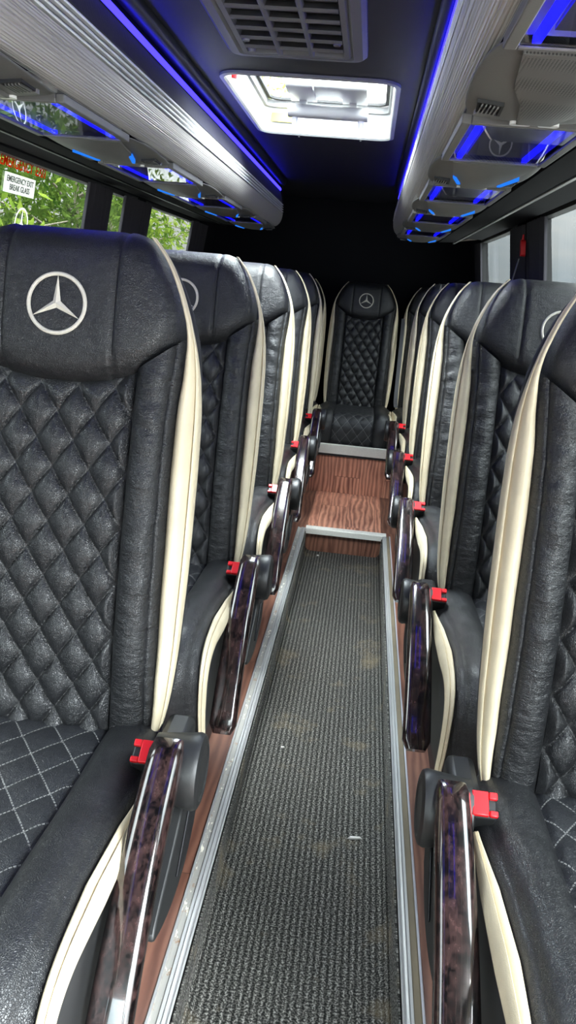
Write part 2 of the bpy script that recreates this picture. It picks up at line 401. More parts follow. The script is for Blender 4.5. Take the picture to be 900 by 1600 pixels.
def make_cushion(root, rear):
    path = crom([(.11, .462), (.05, .472), (-.12, .476), (-.28, .486), (-.37, .487), (-.425, .465), (-.450, .42), (-.452, .36), (-.440, .30), (-.432, .275)], 14)
    P, r = resample(path, .0055); T = np.gradient(P, axis=0); T /= np.linalg.norm(T, axis=1)[:, None]; N = np.stack([-T[:, 1], T[:, 0]], 1) * -1
    N *= np.where((N[0, 1] > 0), 1, -1)
    L = r[-1]
    def cp(t, n):
        t, n = np.broadcast_arrays(t, n)
        y = P[:, 0][:, None] + N[:, 0][:, None] * n; z = P[:, 1][:, None] + N[:, 1][:, None] * n
        return np.stack([t, y, z], -1)
    t = np.linspace(-.122, .122, 64)[None, :]; h, uv = pillow(t, r[:, None], .066, .086)
    edge = np.clip((.122 - np.abs(t)) / .01, 0, 1)
    sc = gridmesh('seat_cushion', cp(t, .0045 * h * edge - .003 * (1 - edge)), 'black_leather_stitched', root, 80, uv, flip=True)
    rr = r[:, None] / L
    go = np.interp(rr, [0, .14, .22, .34, .5, .62, .8, .97, 1], [.006, .006, .010, .022, .026, .021, .016, .013, .006])
    for sg in (-1, 1):
        kk = np.linspace(0, 1, 22)[None, :]; wi = .234 - go
        n = -.003 + .024 * np.sin(math.pi * kk ** .8) ** .8 - .010 * kk ** 3 - .004 * np.exp(-((kk - .82) / .04) ** 2)
        n = n + .001 * np.sin(r[:, None] * 60 + kk * 5) * np.sin(math.pi * kk)
        gridmesh('cushion_bolster', cp(sg * (.122 + kk * (wi - .122)), n), 'black_leather', root, 80, flip=sg > 0)
        prof = [(0, -.009), (.15, -.001), (.4, -.003), (.52, -.008), (.60, -.003), (.85, -.010), (1, -.026), (.97, -.036)]
        a = np.array([p[0] for p in prof])[None, :]; hh = np.array([p[1] for p in prof])[None, :]
        i0 = int(len(r) * .20); pts = cp(sg * (wi + go * a), hh * np.clip(go / .03, .3, 1) )[i0:]
        gridmesh('cushion_trim', pts, 'cream_leather', root, 70, flip=sg > 0)['label'] = 'cream leather piping along the cushion edge'
    b = MB(); ins = P + N * -.03; poly = [tuple(p) for p in ins[::4]] + [(-.40, .262), (-.30, .25), (.06, .25), (.12, .33), (.12, .44)]
    for w in (.222,):
        b.prism(poly, lambda p: (-w, p[0], p[1]), lambda p: (w, p[0], p[1]))
    b.build('cushion_base', ['black_plastic'], root, 40)
def make_side(root, sg):
    """aisle-side fittings; sg = +1 when the aisle is on +x"""
    x = lambda v: sg * v
    # hub, armrest
    hy, hz = (-.045, .515) if sg > 0 else (.0, .485); ang = R(47) if sg > 0 else R(33)
    b = MB(); rings = []
    for xx, rad in [(h_ - (.006 if sg > 0 else .004), r_) for h_, r_ in ((.236, .036), (.240, .046), (.290, .052), (.303, .054), (.310, .051), (.313, .044), (.3135, .040), (.311, .037))]:
        rings.append([(x(xx), hy + rad * math.cos(2 * math.pi * k / 28), hz - .012 + rad * 1.05 * math.sin(2 * math.pi * k / 28)) for k in range(28)])
    b.rings(rings); hub = b.build('armrest_hub', ['black_plastic'], root, 35)
    b = MB(); rings = []; L = .43; n = 22; cx = .257 if sg > 0 else .268
    for i in range(n + 1):
        u = i / n; th = ang * (.55 + .75 * u)
        if i == 0: py, pz = hy - .005, hz + .034
        else: py -= L / n * math.cos(th); pz -= L / n * math.sin(th)
        tn = (-math.cos(th), -math.sin(th)); nn = (-math.sin(th), math.cos(th))
        w = .0255 + .004 * u - .010 * max(0, (u - .97) / .03); hgt = .016 + .008 * (1 - u) - .006 * max(0, (u - .97) / .03)
        if i == 0: w, hgt = .022, .012
        sec = rrect(-w, -hgt, w, hgt, min(w, hgt) * .75, 4)
        rings.append([(x(cx + a), py + nn[0] * c, pz + nn[1] * c) for a, c in sec])
    b.rings(rings); ar = b.build('armrest', ['burl_wood'], root, 45); ar['label'] = 'glossy dark burl wood armrest'
    # swooping side cover below the hub
    b = MB(); pl = crom([(.04, .48), (.06, .43), (.05, .365), (.0, .325), (-.06, .312), (-.13, .318), (-.19, .338), (-.205, .355), (-.16, .385), (-.10, .415), (-.03, .46)], 3)
    b.prism([tuple(p) for p in pl], lambda p: (x(.262), p[0], p[1]), lambda p: (x(.282), p[0], p[1]))
    sc = b.build('side_cover', ['black_plastic'], root, 30, .006)
    b = MB(); b.prism([(-.02, .42), (.025, .41), (.015, .365), (-.03, .345), (-.09, .35)], lambda p: (x(.2815), p[0], p[1]), lambda p: (x(.286), p[0], p[1])); b.build('lever_plate', ['dark_steel'], sc, 30, .003)
    # belt buckle
    tl = Matrix.Translation((x(.212 if sg > 0 else .221), -.012, .490)) @ Matrix.Rotation(R(34), 4, 'X')
    b = MB(); b.box((-.019, -.018, -.05), (.019, .020, .020), 0, tl); bk = b.build('belt_buckle', ['black_plastic'], root, 30, .004)
    b = MB(); tl2 = tl
    i0, i1 = (-.019, -.006) if sg > 0 else (.006, .019)
    lo, hi = (-.006, .0175) if sg > 0 else (-.0175, .006)
    b.box((lo, -.0165, .018), (hi, .0185, .026), 0, tl2); b.box((min(i0, i1) + .001, .008, .018), (max(i0, i1), .0185, .0255), 0, tl2); b.box((min(i0, i1) + .001, -.0165, .018), (max(i0, i1), -.008, .0255), 0, tl2)
    b.build('release_button', ['red_plastic'], bk, 30, .0015)['label'] = 'red seat belt release button'
    # dark block bridging hub and backrest
    b = MB(); b.box((x(.215) if sg > 0 else x(.262), .0, .38), (x(.262) if sg > 0 else x(.215), .12, .495)); b.build('recliner_housing', ['black_plastic'], root, 30, .012)
def make_stand(root):
    for sx in (-.15, .15):
        b = MB(); b.prism([(-.30, 0), (-.30, .018), (-.20, .04), (-.16, .255), (.06, .255), (.06, .04), (.12, .018), (.12, 0)], lambda p: (sx - .022, p[0], p[1]), lambda p: (sx + .022, p[0], p[1]))
        b.build('leg', ['dark_steel'], root, 30, .004)
def make_seat(side, label, loc, rear=False):
    root = empty('passenger_seat', loc, label, 'seat', 'rear bench seats' if rear else ('left row of seats' if side > 0 else 'right row of seats'))
    make_back(root, rear); make_cushion(root, rear)
    if side: make_side(root, side)
    if not rear: make_stand(root)
    return root
YL = [1.0 + .79 * k for k in range(5)]; YR = [.985 + .785 * k for k in range(5)]
ord_ = ['first', 'second', 'third', 'fourth', 'fifth']
lab_l = ['black quilted leather seat with cream piping, biggest and nearest one left of the aisle',
         'black quilted seat second in the left row, star badge half hidden by the nearest seat',
         'black leather seat third from the front in the row left of the aisle',
         'black leather seat fourth from the front in the row left of the aisle',
         'black leather seat fifth and rearmost in the row left of the aisle']
lab_r = ['black leather seat nearest the camera right of the aisle, cut off by the photo edge',
         'black leather seat second in the row right of the aisle',
         'black leather seat third from the front in the row right of the aisle',
         'black leather seat fourth from the front in the row right of the aisle',
         'black leather seat fifth and rearmost in the row right of the aisle']
s0 = make_seat(1, lab_l[0], (-.475, YL[0], PZ)); s1 = make_seat(-1, lab_r[0], (.460, YR[0], PZ))
for k in range(1, 5):
    c = copy_tree(s0); c.location = (-.475, YL[k], PZ); c['label'] = lab_l[k]
    c = copy_tree(s1); c.location = (.460, YR[k], PZ); c['label'] = lab_r[k]
rc = make_seat(0, 'black quilted leather seat facing down the end of the aisle, middle of the back bench', (-.026, 4.99, PZ - .02), True)
for xx, lb in ((-.498, 'back bench seat left of its middle seat, mostly hidden behind the left row'), (.445, 'back bench seat right of its middle seat, mostly hidden behind the right row')):
    c = copy_tree(rc); c.location = (xx, 4.99, PZ - .02); c['label'] = lb
# lap belt hanging between the middle and the right back seats
b = MB(); pts = crom([(.226, 5.20, 1.14), (.226, 5.10, .98), (.226, 5.02, .80), (.226, 4.95, .67), (.226, 4.86, .632), (.226, 4.76, .627)], 6)
b.rings([[(p[0] - .012, p[1] - .004, p[2]), (p[0] + .012, p[1] - .004, p[2]), (p[0] + .012, p[1] - .002, p[2] + .003), (p[0] - .012, p[1] - .002, p[2] + .003)] for p in pts])
o = b.build('seat_belt', ['belt_webbing'], c, 50); o.location = -Vector(c.location); o['label'] = 'grey webbing strap hanging at the seat edge'

# ------------------------------------------------------------------ shell of the bus
Y0, Y1 = -2.3, 5.38; AX0, AX1 = -.202, .187; YS = 3.735; YR_ = 4.492
wu = [(-1.4, .965), (-.30, .965), (.05, .885), (.32, .842), (.56, .80)]
def uw(z): return float(np.interp(z, [p[0] for p in wu], [p[1] for p in wu]))
def wall(side, wins, name, doors=()):
    """one wall with openings: wins = (y0, y1, z0, z1)"""
    ys = sorted({Y0, Y1, *[w[0] for w in wins], *[w[1] for w in wins]}); zs = sorted({-1.33, -.30, .05, .32, .60, *[w[2] for w in wins], *[w[3] for w in wins]})
    b = MB()
    for i in range(len(ys) - 1):
        for j in range(len(zs) - 1):
            ym, zm = (ys[i] + ys[i + 1]) / 2, (zs[j] + zs[j + 1]) / 2
            if any(w[0] < ym < w[1] and w[2] < zm < w[3] for w in wins): continue
            v = []
            for dz in (zs[j], zs[j + 1]):
                for y in (ys[i], ys[i + 1]):
                    for th in (0, .045): v.append((CX + side * (uw(dz) + th), y, Z(dz)))
            b.add(v, [(0, 2, 6, 4), (1, 5, 7, 3), (0, 1, 3, 2), (4, 6, 7, 5), (0, 4, 5, 1), (2, 3, 7, 6)])
    return struct(b.build(name, ['wall_vinyl'], None, 20))
SILL, HEAD = -.22, .30
WL = [(-.75, 1.10, SILL, HEAD), (1.20, 3.60, SILL, HEAD), (3.72, 4.88, SILL, HEAD)]
WR = [(.55, 1.55, SILL, .325), (1.65, 3.25, SILL, .325), (3.72, 4.95, SILL, .325)]
wall(-1, WL + [(-2.1, -.95, SILL, .36)], 'wall_left'); wall(1, WR + [(-1.0, .30, -1.15, .42), (-2.1, -1.15, SILL, .36)], 'wall_right')
def window(n, side, w, glass='tinted_glass'):
    y0, y1, z0, z1 = w; b = MB()
    def q(y, z, t): return (CX + side * (uw(z) + t), y, Z(z))
    fr = struct(MB().build('window_%d' % n, ['black_plastic'], None)) if False else None
    f = .016
    for a0, a1, c0, c1 in ((y0, y1, z0, z0 + f), (y0, y1, z1 - f, z1), (y0, y0 + f, z0 + f, z1 - f), (y1 - f, y1, z0 + f, z1 - f)):
        b.add([q(a0, c0, .004), q(a1, c0, .004), q(a1, c1, .004), q(a0, c1, .004), q(a0, c0, .040), q(a1, c0, .040), q(a1, c1, .040), q(a0, c1, .040)], [(0, 3, 2, 1), (4, 5, 6, 7), (0, 1, 5, 4), (1, 2, 6, 5), (2, 3, 7, 6), (3, 0, 4, 7)])
    fr = struct(b.build('window_%d' % n, ['black_gap'], None, 20))
    zs = [z0 + f] + [z for z in (.05, .32) if z0 + f < z < z1 - f] + [z1 - f]; p = MB()
    for i in range(len(zs) - 1):
        p.add([q(y0 + f, zs[i], .030), q(y1 - f, zs[i], .030), q(y1 - f, zs[i + 1], .030), q(y0 + f, zs[i + 1], .030)], [(0, 1, 2, 3)])
    p.build('pane', [glass], fr, 20); return fr
for i, w in enumerate(WL): window(i + 1, -1, w)
for i, w in enumerate(WR): window(i + 4, 1, w)
window(7, -1, (-2.1, -.95, SILL, .36), 'clear_glass'); window(8, 1, (-2.1, -1.15, SILL, .36), 'clear_glass')
# rear wall, front bulkhead round the windscreen
b = MB(); b.prism([(CX - uw(z) - .044, Z(z)) for z in (-1.3, -.3, .05, .32, .58)] + [(CX + uw(z) + .044, Z(z)) for z in (.58, .32, .05, -.3, -1.3)], lambda p: (p[0], Y1, p[1]), lambda p: (p[0], Y1 + .05, p[1])); struct(b.build('wall_rear', ['wall_vinyl'], None))
b = MB()
for x0, x1, z0, z1 in ((-1.05, 1.05, 0, Z(-.42)), (-1.05, 1.05, Z(.46), Z(.6)), (-1.05, -.80, Z(-.42), Z(.46)), (.80, 1.05, Z(-.42), Z(.46))): b.box((CX + x0, Y0 - .05, z0), (CX + x1, Y0, z1))
struct(b.build('wall_front', ['wall_vinyl'], None))
b = MB(); b.box((CX - .8, Y0 - .03, Z(-.42)), (CX + .8, Y0 - .022, Z(.46))); struct(b.build('window_9', ['clear_glass'], None))
# ceiling with the hatch opening
CZ = .53; HX0, HX1, HY0, HY1 = -.472, .012, 2.29, 3.13
b = MB(); ol = rrect(HX0, HY0, HX1, HY1, .05, 6); nO = len(ol)
outer = []
for (x, y) in ol:
    dx, dy = x - (HX0 + HX1) / 2, y - (HY0 + HY1) / 2
    if abs(dx) / ((HX1 - HX0) / 2) > abs(dy) / ((HY1 - HY0) / 2): outer.append((CX + math.copysign(1.0, dx), y))
    else: outer.append((x, Y0 if dy < 0 else Y1))
for i in range(nO):
    j = (i + 1) % nO
    for zz in (CZ, CZ + .06):
        a_, b_ = outer[i], outer[j]
        vs = [(*ol[i], Z(zz)), (*ol[j], Z(zz)), (*b_, Z(zz)), (*a_, Z(zz))]
        if a_[0] != b_[0] and a_[1] != b_[1]:
            cor = (a_[0] if abs(a_[0] - CX) > .99 else b_[0], a_[1] if a_[1] in (Y0, Y1) else b_[1]); vs = vs[:3] + [(*cor, Z(zz)), vs[3]]
            b.add(vs, [(0, 1, 2, 3, 4)])
        else: b.add(vs, [(0, 1, 2, 3)])
    b.add([(*ol[i], Z(CZ)), (*ol[j], Z(CZ)), (*ol[j], Z(CZ + .06)), (*ol[i], Z(CZ + .06))], [(0, 1, 2, 3)])
struct(b.build('ceiling', ['ceiling_vinyl'], None, 20))
# floor: seat platforms each side of a sunken aisle, a level rear floor and the rear step
b = MB()
b.box((CX - .98, .0 - 2.3, -.05), (AX0 - .001, YR_, PZ)); b.box((AX1 + .001, -2.3, -.05), (CX + .98, YR_, PZ)); b.box((AX0 - .001, YS, -.05), (AX1 + .001, YR_, PZ)); b.box((AX0 - .001, -2.3, -.08), (AX1 + .001, YS, -.012))
o = struct(b.build('floor', ['wood_vinyl'], None, 20)); box_uv(o)
b = MB(); b.box((CX - .98, YR_, -.05), (CX + .98, Y1, Z(-.952))); o = struct(b.build('rear_step', ['wood_vinyl_step_lit'], None, 20)); o.name = 'floor_step'; box_uv(o)
b = MB(); b.box((AX0 + .004, YS + .003, PZ), (AX1 - .004, YR_ - .001, PZ + .003)); o = struct(b.build('floor_tread', ['wood_vinyl_step_lit'], None, 20)); box_uv(o)
# aisle runner turned up at both sides
b = MB(); pr = [(AX0 + .001, PZ - .012), (AX0 + .003, .02), (AX0 + .016, .004), (AX0 + .035, 0), (AX1 - .035, 0), (AX1 - .016, .004), (AX1 - .003, .02), (AX1 - .001, PZ - .012)]
pr2 = [(x * .985, z - .006) if False else (x, z - .007) for x, z in pr]
me_v = []; me_f = []
for y in (-2.2, YS - .004): me_v += [(x, y, z) for x, z in pr]
n = len(pr); me_f = [(i, i + 1, n + i + 1, n + i) for i in range(n - 1)]
o = pymesh('aisle_runner', me_v, me_f, ['ribbed_carpet'], None, 60)
md = o.modifiers.new('pile', 'SOLIDIFY'); md.thickness = .004; md.offset = 0
l = o.data.uv_layers.new(name='UVMap'); acc = np.r_[0, np.cumsum(np.hypot(*np.diff(np.array(pr), axis=0).T))]
for p in o.data.polygons:
    for li in p.loop_indices:
        vi = o.data.loops[li].vertex_index; l.data[li].uv = (acc[vi % n], o.data.vertices[vi].co.y)
tag(o, 'grey ribbed carpet runner laid along the sunken aisle', 'carpet')
# aluminium edge trims
def rail(name, x0, sg, mats):
    """ridged strip; x grows away from the aisle by sg"""
    pr = [(0, -.014, 0), (0, .004, 0), (.003, .006, 0), (.006, .003, 0), (.0075, .006, 0), (.012, .0065, 0), (.0135, .003, 0), (.015, .006, 0), (.020, .006, 0), (.0215, .002, 1), (.033, .002, 1), (.0345, .006, 2), (.039, .0055, 2), (.041, 0, 2)]
    b = MB()
    for i in range(len(pr) - 1):
        a, c = pr[i], pr[i + 1]; m = pr[i + 1][2] if pr[i][2] == pr[i + 1][2] else max(pr[i][2], pr[i + 1][2]) if i < 9 else pr[i][2]
        b.add([(x0 + sg * a[0], -2.2, PZ + a[1]), (x0 + sg * c[0], -2.2, PZ + c[1]), (x0 + sg * c[0], YS, PZ + c[1]), (x0 + sg * a[0], YS, PZ + a[1])], [(0, 1, 2, 3)], m)
    return struct(b.build(name, mats, None, 20))
rail('trim_1', AX0 - .001, -1, ['aluminium', 'aluminium_worn', 'aluminium']); rail('trim_2', AX1 + .001, 1, ['aluminium', 'brown_insert', 'aluminium_pale'])
b = MB(); b.prism([(YS - .012, PZ + .004), (YS - .010, PZ + .009), (YS + .030, PZ + .009), (YS + .034, PZ + .003), (YS - .004, PZ + .003), (YS - .004, PZ - .022), (YS - .012, PZ - .022)], lambda p: (AX0 - .0, p[0], p[1]), lambda p: (AX1 + .02, p[0], p[1])); struct(b.build('trim_3', ['step_nosing_metal'], None, 20))
b = MB(); b.prism([(YR_ - .012, Z(-.905)), (YR_ + .022, Z(-.905)), (YR_ + .022, Z(-.952)), (YR_ - .002, Z(-.952)), (YR_ - .002, Z(-.958)), (YR_ - .012, Z(-.958))], lambda p: (CX - .9, p[0], p[1]), lambda p: (CX + .9, p[0], p[1])); struct(b.build('trim_4', ['step_nosing_metal'], None, 20))
b = MB(); b.box((CX - .9, YR_ - .010, Z(-.972)), (CX + .9, YR_ - .0005, Z(-.958))); struct(b.build('trim_5', ['black_gap'], None, 20))

# ------------------------------------------------------------------ luggage racks
RY0, RY1 = -.9, 4.56
def rack(side, label):
    root = empty('luggage_rack', (CX + side * .6, RY1, Z(.40)), label, 'luggage rack', 'overhead luggage racks'); inv = Vector(root.location)
    def ext(name, prof, mat, y0=RY0, y1=RY1, smooth=50, closed=False, parent=root, m=None):
        b = MB(); rg = [[Vector((CX + side * u, y, Z(z))) - inv for u, z in prof] for y in (y0, y1)]
        if closed: b.rings(rg, True)
        else: b.rings(rg, False, 0, False)
        return b.build(name, mat if isinstance(mat, list) else [mat], parent, smooth)
    # dark carcass behind everything
    ext('carcass', [(.570, .300), (.566, .325), (.352, .325), (.330, .318), (.322, .36), (.325, .40), (.335, .44), (.345, .525), (.795, .525), (.835, .335), (.800, .300)], 'wall_vinyl', closed=True, y1=RY1 - .002)
    # silver fascia with fine ribs
    base = crom([(.348, .286), (.336, .292), (.322, .306), (.313, .325), (.309, .345), (.308, .358)], 16); P, r = resample(base, .0016)
    T = np.gradient(P, axis=0); T /= np.linalg.norm(T, axis=1)[:, None]; N = np.stack([-T[:, 1], T[:, 0]], 1)
    if N[-1][0] > 0: N = -N
    f = P + N * (.0007 * np.cos(r / .0044 * 2 * math.pi))[:, None]
    sm_ = list(map(tuple, f)); ext('silver_fascia', sm_, 'brushed_silver', smooth=60)['label'] = 'long ribbed silver fascia'
    # four bright ribs over a dark channel
    ext('rib_channel', [(.312, .357), (.3155, .362), (.3165, .408), (.314, .412)], 'black_gap')
    for k in range(4):
        z = .3645 + .0122 * k; u = .3075 + .0006 * k
        ext('rib', [(u + .008, z - .0026), (u - .001, z - .0024), (u - .002, z), (u - .001, z + .0024), (u + .008, z + .0026)], 'white_rib', smooth=30)
    # fabric face, cornice light, ceiling moulding
    ext('fabric_panel', [(.314, .412), (.318, .43), (.323, .452), (.327, .468)], 'navy_fabric')
    ext('led_channel', [(.324, .466), (.345, .470), (.345, .490)], 'black_gap')
    ext('led_strip', [(.3235, .4665), (.3195, .4700), (.3185, .4760), (.3215, .4815), (.3275, .4815)], 'cornice_led', closed=True, y1=4.50)['label'] = 'glowing violet blue cornice light'
    ext('moulding', [(.330, .500), (.312, .500), (.303, .507), (.300, .516), (.302, .529), (.35, .529)], 'black_plastic', closed=True, smooth=60)
    # underside outboard of the consoles and end cap
    ext('gap_strip', [(.347, .286), (.345, .300), (.345, .330)], 'black_gap')
    ext('underside', [(.570, .31), (.570, .272), (.64, .276), (.672, .286)], 'wall_vinyl', smooth=20)
    ext('edge_rail', [(.664, .279), (.674, .279), (.674, .288), (.664, .288)], 'aluminium' if side > 0 else 'black_plastic', closed=True, y0=.5, y1=4.75 if side > 0 else 4.6)
    ext('header_lining', [(.674, .288), (.70, .302), (.80, .318), (.836, .326)] if side > 0 else [(.674, .284), (.72, .292), (.80, .298), (.842, .304)], 'header_lining' if side > 0 else 'wall_vinyl', smooth=30, y1=4.9)
    cap = [(.350, .282), (.322, .302), (.307, .345), (.308, .42), (.318, .49), (.325, .527), (.80, .527), (.84, .33), (.66, .28)]
    b = MB(); b.prism(cap, lambda p: Vector((CX + side * p[0], RY1 - .004, Z(p[1]))) - inv, lambda p: Vector((CX + side * (p[0] + .012), RY1 + .035, Z(p[1] + (.006 if p[1] < .4 else 0)))) - inv); b.build('end_cap', ['wall_vinyl'], root, 30, .006)
    return root
rack(-1, 'long overhead luggage rack with bright silver fascia above the left windows'); rack(1, 'long overhead luggage rack with grey silver fascia above the right windows')

# ------------------------------------------------------------------ overhead consoles: a grey pod and the blue-lit glass panel in front of it
def console(side, label, speaker=False):
    root = empty('overhead_console', (CX + side * .455, 0, Z(.27)), label, 'overhead console', 'overhead consoles on the left rack' if side < 0 else 'overhead consoles on the right rack')
    S = lambda u, y, z: (side * (u - .455), y, z - .27)
    out = crom([(.352, 0), (.338, .05), (.331, .14), (.335, .26), (.346, .34), (.356, .366), (.45, .373), (.515, .370), (.540, .33), (.558, .24), (.565, .10), (.560, 0)], 3)
    out = [tuple(p) for p in out]
    def zb(u, y): return .270 - .007 * math.sin(math.pi * min(max(y / .40, 0), 1) ** 1.25) ** .8 + .006 * max(0, abs(u - .45) / .1) ** 2
    b = MB(); rings = []
    cu, cy = .45, .20
    for k, dz in ((1., .004), (1., .002), (.985, .001), (.94, -.0005), (.80, 0), (.6, 0), (.4, 0), (.2, 0), (.02, 0)):
        rings.append([S(cu + (p[0] - cu) * k, cy + (p[1] - cy) * k, zb(cu + (p[0] - cu) * k, cy + (p[1] - cy) * k) + dz) for p in out])
    b.rings(rings, True); pod = b.build('console_pod', ['grey_plastic'], root, 60)
    # centre plate, bounded by slanted edges
    pl = [(.372, .012), (.545, .012), (.535, .10), (.505, .23), (.478, .355), (.425, .355), (.408, .22), (.385, .14)]
    b = MB(); b.rings([[S(*p, zb(*p) + .004) for p in pl], [S(*p, zb(*p) - .005) for p in pl], [S(.455 + (p[0] - .455) * .93, .19 + (p[1] - .19) * .95, zb(*p) - .007) for p in pl]], True)
    b.build('centre_plate', ['speaker_mesh' if speaker else 'grey_plastic_light'], root, 30)
    if not speaker:
        for a_, c_ in (((.391, .155), (.410, .245)), ((.532, .150), (.506, .255))):
            b = MB(); d = (.0035 if a_[0] < .45 else -.0035)
            b.rings([[S(a_[0] + e, a_[1], zb(*a_) - z_) for e, z_ in ((-.004, -.002), (-.004, .009), (.004, .009), (.004, -.002))], [S(c_[0] + e, c_[1], zb(*c_) - z_) for e, z_ in ((-.004, -.002), (-.004, .009), (.004, .009), (.004, -.002))]], True)
            b.build('accent_light', ['azure_led'], root, 30)['label'] = 'short azure light line'
    for u0, u1, y0, y1, sk in ((.350, .388, .235, .305, 1), (.512, .545, .215, .285, -1)):
        fr = MB(); po = [(u0, y0), (u1, y0 + .01 * (sk < 0)), (u1 + .004 * sk, y1), (u0 + .006, y1)]; pc = ((u0 + u1) / 2, (y0 + y1) / 2)
        fr.rings([[S(*p, zb(*p) + .002) for p in po], [S(*p, zb(*p) - .005) for p in po], [S(pc[0] + (p[0] - pc[0]) * .82, pc[1] + (p[1] - pc[1]) * .86, zb(*p) - .005) for p in po], [S(pc[0] + (p[0] - pc[0]) * .80, pc[1] + (p[1] - pc[1]) * .84, zb(*p) - .001) for p in po]], True)
        vent = fr.build('air_vent', ['black_gap'], root, 30)
        lv = MB()
        for k in range(5):
            uu = u0 + (u1 - u0) * (.2 + .15 * k); lv.box((0, 0, 0), (1, 1, 1), 0, Matrix.Identity(4)) if False else None
            z_ = zb(uu, pc[1]); q = [S(uu - .0012, y0 + .01, z_ - .0075), S(uu + .0012, y0 + .01, z_ - .0075), S(uu + .0012, y1 - .012, z_ - .0075), S(uu - .0012, y1 - .012, z_ - .0075), S(uu + .001, y0 + .01, z_ - .003), S(uu + .0034, y0 + .01, z_ - .003), S(uu + .0034, y1 - .012, z_ - .003), S(uu + .001, y1 - .012, z_ - .003)]
            lv.add(q, [(0, 1, 2, 3), (4, 7, 6, 5), (0, 4, 5, 1), (1, 5, 6, 2), (2, 6, 7, 3), (3, 7, 4, 0)])
        lv.build('louvre', ['grey_plastic_light'], vent, 30)
        b = MB(); zz = zb((u0 + u1) / 2, y1 + .012); b.prism(rrect(u0 + .004, y1 - .004, u1 - .002, y1 + .012, .005, 3), lambda p: S(*p, zz + .002), lambda p: S(*p, zz - .006)); b.build('vent_tab', ['grey_plastic_light'], vent, 30)
    b = MB()
    for uc in (.432, .476): b.prism(rrect(uc - .016, .352, uc + .016, .369, .007, 4), lambda p: S(*p, .268), lambda p: S(*p, .2625))
    b.build('reading_lamp', ['lens_clear'], root, 30)
    # light box in front of the pod
    g0, g1 = -.385, .0
    b = MB()
    for u0, u1, y0, y1 in ((.346, .362, g0, g1), (.544, .560, g0, g1), (.362, .544, g0, g0 + .012), (.362, .544, g1 - .008, g1)):
        b.prism([(u0, y0), (u1, y0), (u1, y1), (u0, y1)], lambda p: S(*p, .268), lambda p: S(*p, .284))
    b.build('panel_frame', ['grey_plastic_light'], root, 30, .002)
    b = MB(); b.box((-1, -1, -1), (1, 1, 1)) if False else None
    v = [S(u, y, z) for z in (.271, .318) for u, y in ((.362, g0 + .012), (.544, g0 + .012), (.544, g1 - .008), (.362, g1 - .008))]
    b.add(v, [(4, 5, 6, 7), (0, 4, 5, 1), (1, 5, 6, 2), (2, 6, 7, 3), (3, 7, 4, 0)]); b.build('light_box', ['white_plastic'], root, 20)
    for uu in (.3815, .5145):
        b = MB(); b.prism([(uu - .0048, .2735), (uu + .0048, .2735), (uu + .0048, .281), (uu - .0048, .281)], lambda p: S(p[0], g0 + .013, p[1]), lambda p: S(p[0], g1 - .009, p[1])); b.build('led_strip', ['blue_led'], root, 20)['label'] = 'glowing blue light strip'
    b = MB(); b.prism([(.392, .2755), (.504, .2755), (.504, .281), (.392, .281)], lambda p: S(p[0], g0 + .03, p[1]), lambda p: S(p[0], g1 - .05, p[1])); plate = b.build('screen_plate', ['grey_plastic'], root, 20)
    b = MB(); b.add([S(.363, g0 + .013, .2715), S(.543, g0 + .013, .2715), S(.543, g1 - .009, .2715), S(.363, g1 - .009, .2715)], [(0, 1, 2, 3)]); b.build('glass_panel', ['panel_glass'], root, 20)
    return root
cl_lab = ['grey overhead console at the top left photo edge, its blue glass panel out of frame', 'grey overhead console with large blue edged glass panel reflecting trees, second along the left rack',
          'grey overhead console third along the left rack, above the curtains', 'grey overhead console fourth along the left rack, one before its end', 'grey overhead console last on the left rack, next to the rear wall']
cr_lab = ['grey overhead console with perforated speaker panel, nearest on the right rack', 'grey overhead console second along the right rack, star badge mirrored in its blue glass panel',
          'grey overhead console third along the right rack, half a star badge mirrored in its glass', 'grey overhead console fourth along the right rack, one before its end', 'grey overhead console last on the right rack, smallest in view']
pl_ = console(-1, cl_lab[0]); pl_.location.y = 1.06
for k in range(1, 5):
    c = copy_tree(pl_); c.location.y = 1.06 + .785 * k; c['label'] = cl_lab[k]
pr0 = console(1, cr_lab[0], True); pr0.location.y = .995
pr1 = console(1, cr_lab[1]); pr1.location.y = 1.785
for k in range(2, 5):
    c = copy_tree(pr1); c.location.y = .995 + .79 * k; c['label'] = cr_lab[k]

# ------------------------------------------------------------------ roof hatch and ceiling air grille
hc = ((HX0 + HX1) / 2, (HY0 + HY1) / 2)
hr = empty('roof_hatch', (hc[0], hc[1], Z(CZ)), 'open white framed roof hatch with daylight coming through its clear dome', 'roof hatch')
def hp(x, y, z): return (x - hc[0], y - hc[1], z - CZ)
b = MB(); rings = []
for d, z in ((-.008, CZ - .001), (-.008, CZ - .008), (.004, CZ - .010), (.008, CZ - .004), (.012, CZ + .075), (.020, CZ + .078), (.022, CZ + .10), (-.016, CZ + .10), (-.016, CZ + .062), (-.004, CZ + .061)):
    rings.append([hp(*p, z) for p in rrect(HX0 + d, HY0 + d, HX1 - d, HY1 - d, max(.02, .055 - d), 6)])
b.rings(rings, False); b.build('hatch_frame', ['hatch_white'], hr, 30)
b = MB(); rings = [[hp(*p, z) for p in rrect(HX0 + d, HY0 + d, HX1 - d, HY1 - d, .04, 6)] for d, z in ((.021, CZ + .100), (.021, CZ + .108), (.034, CZ + .108), (.034, CZ + .100))]
b.rings(rings + [rings[0]], False); b.build('gasket', ['black_gap'], hr, 30)
b = MB(); rings = [[hp(*p, z) for p in rrect(HX0 + d, HY0 + d, HX1 - d, HY1 - d, .04, 6)] for d, z in ((.024, CZ + .109), (.04, CZ + .135), (.08, CZ + .150), (.15, CZ + .155), (.235, CZ + .157))]
b.rings(rings, False); b.add(rings[-1], [tuple(range(len(rings[-1])))]); b.build('dome', ['clear_glass'], hr, 40)
b = MB()
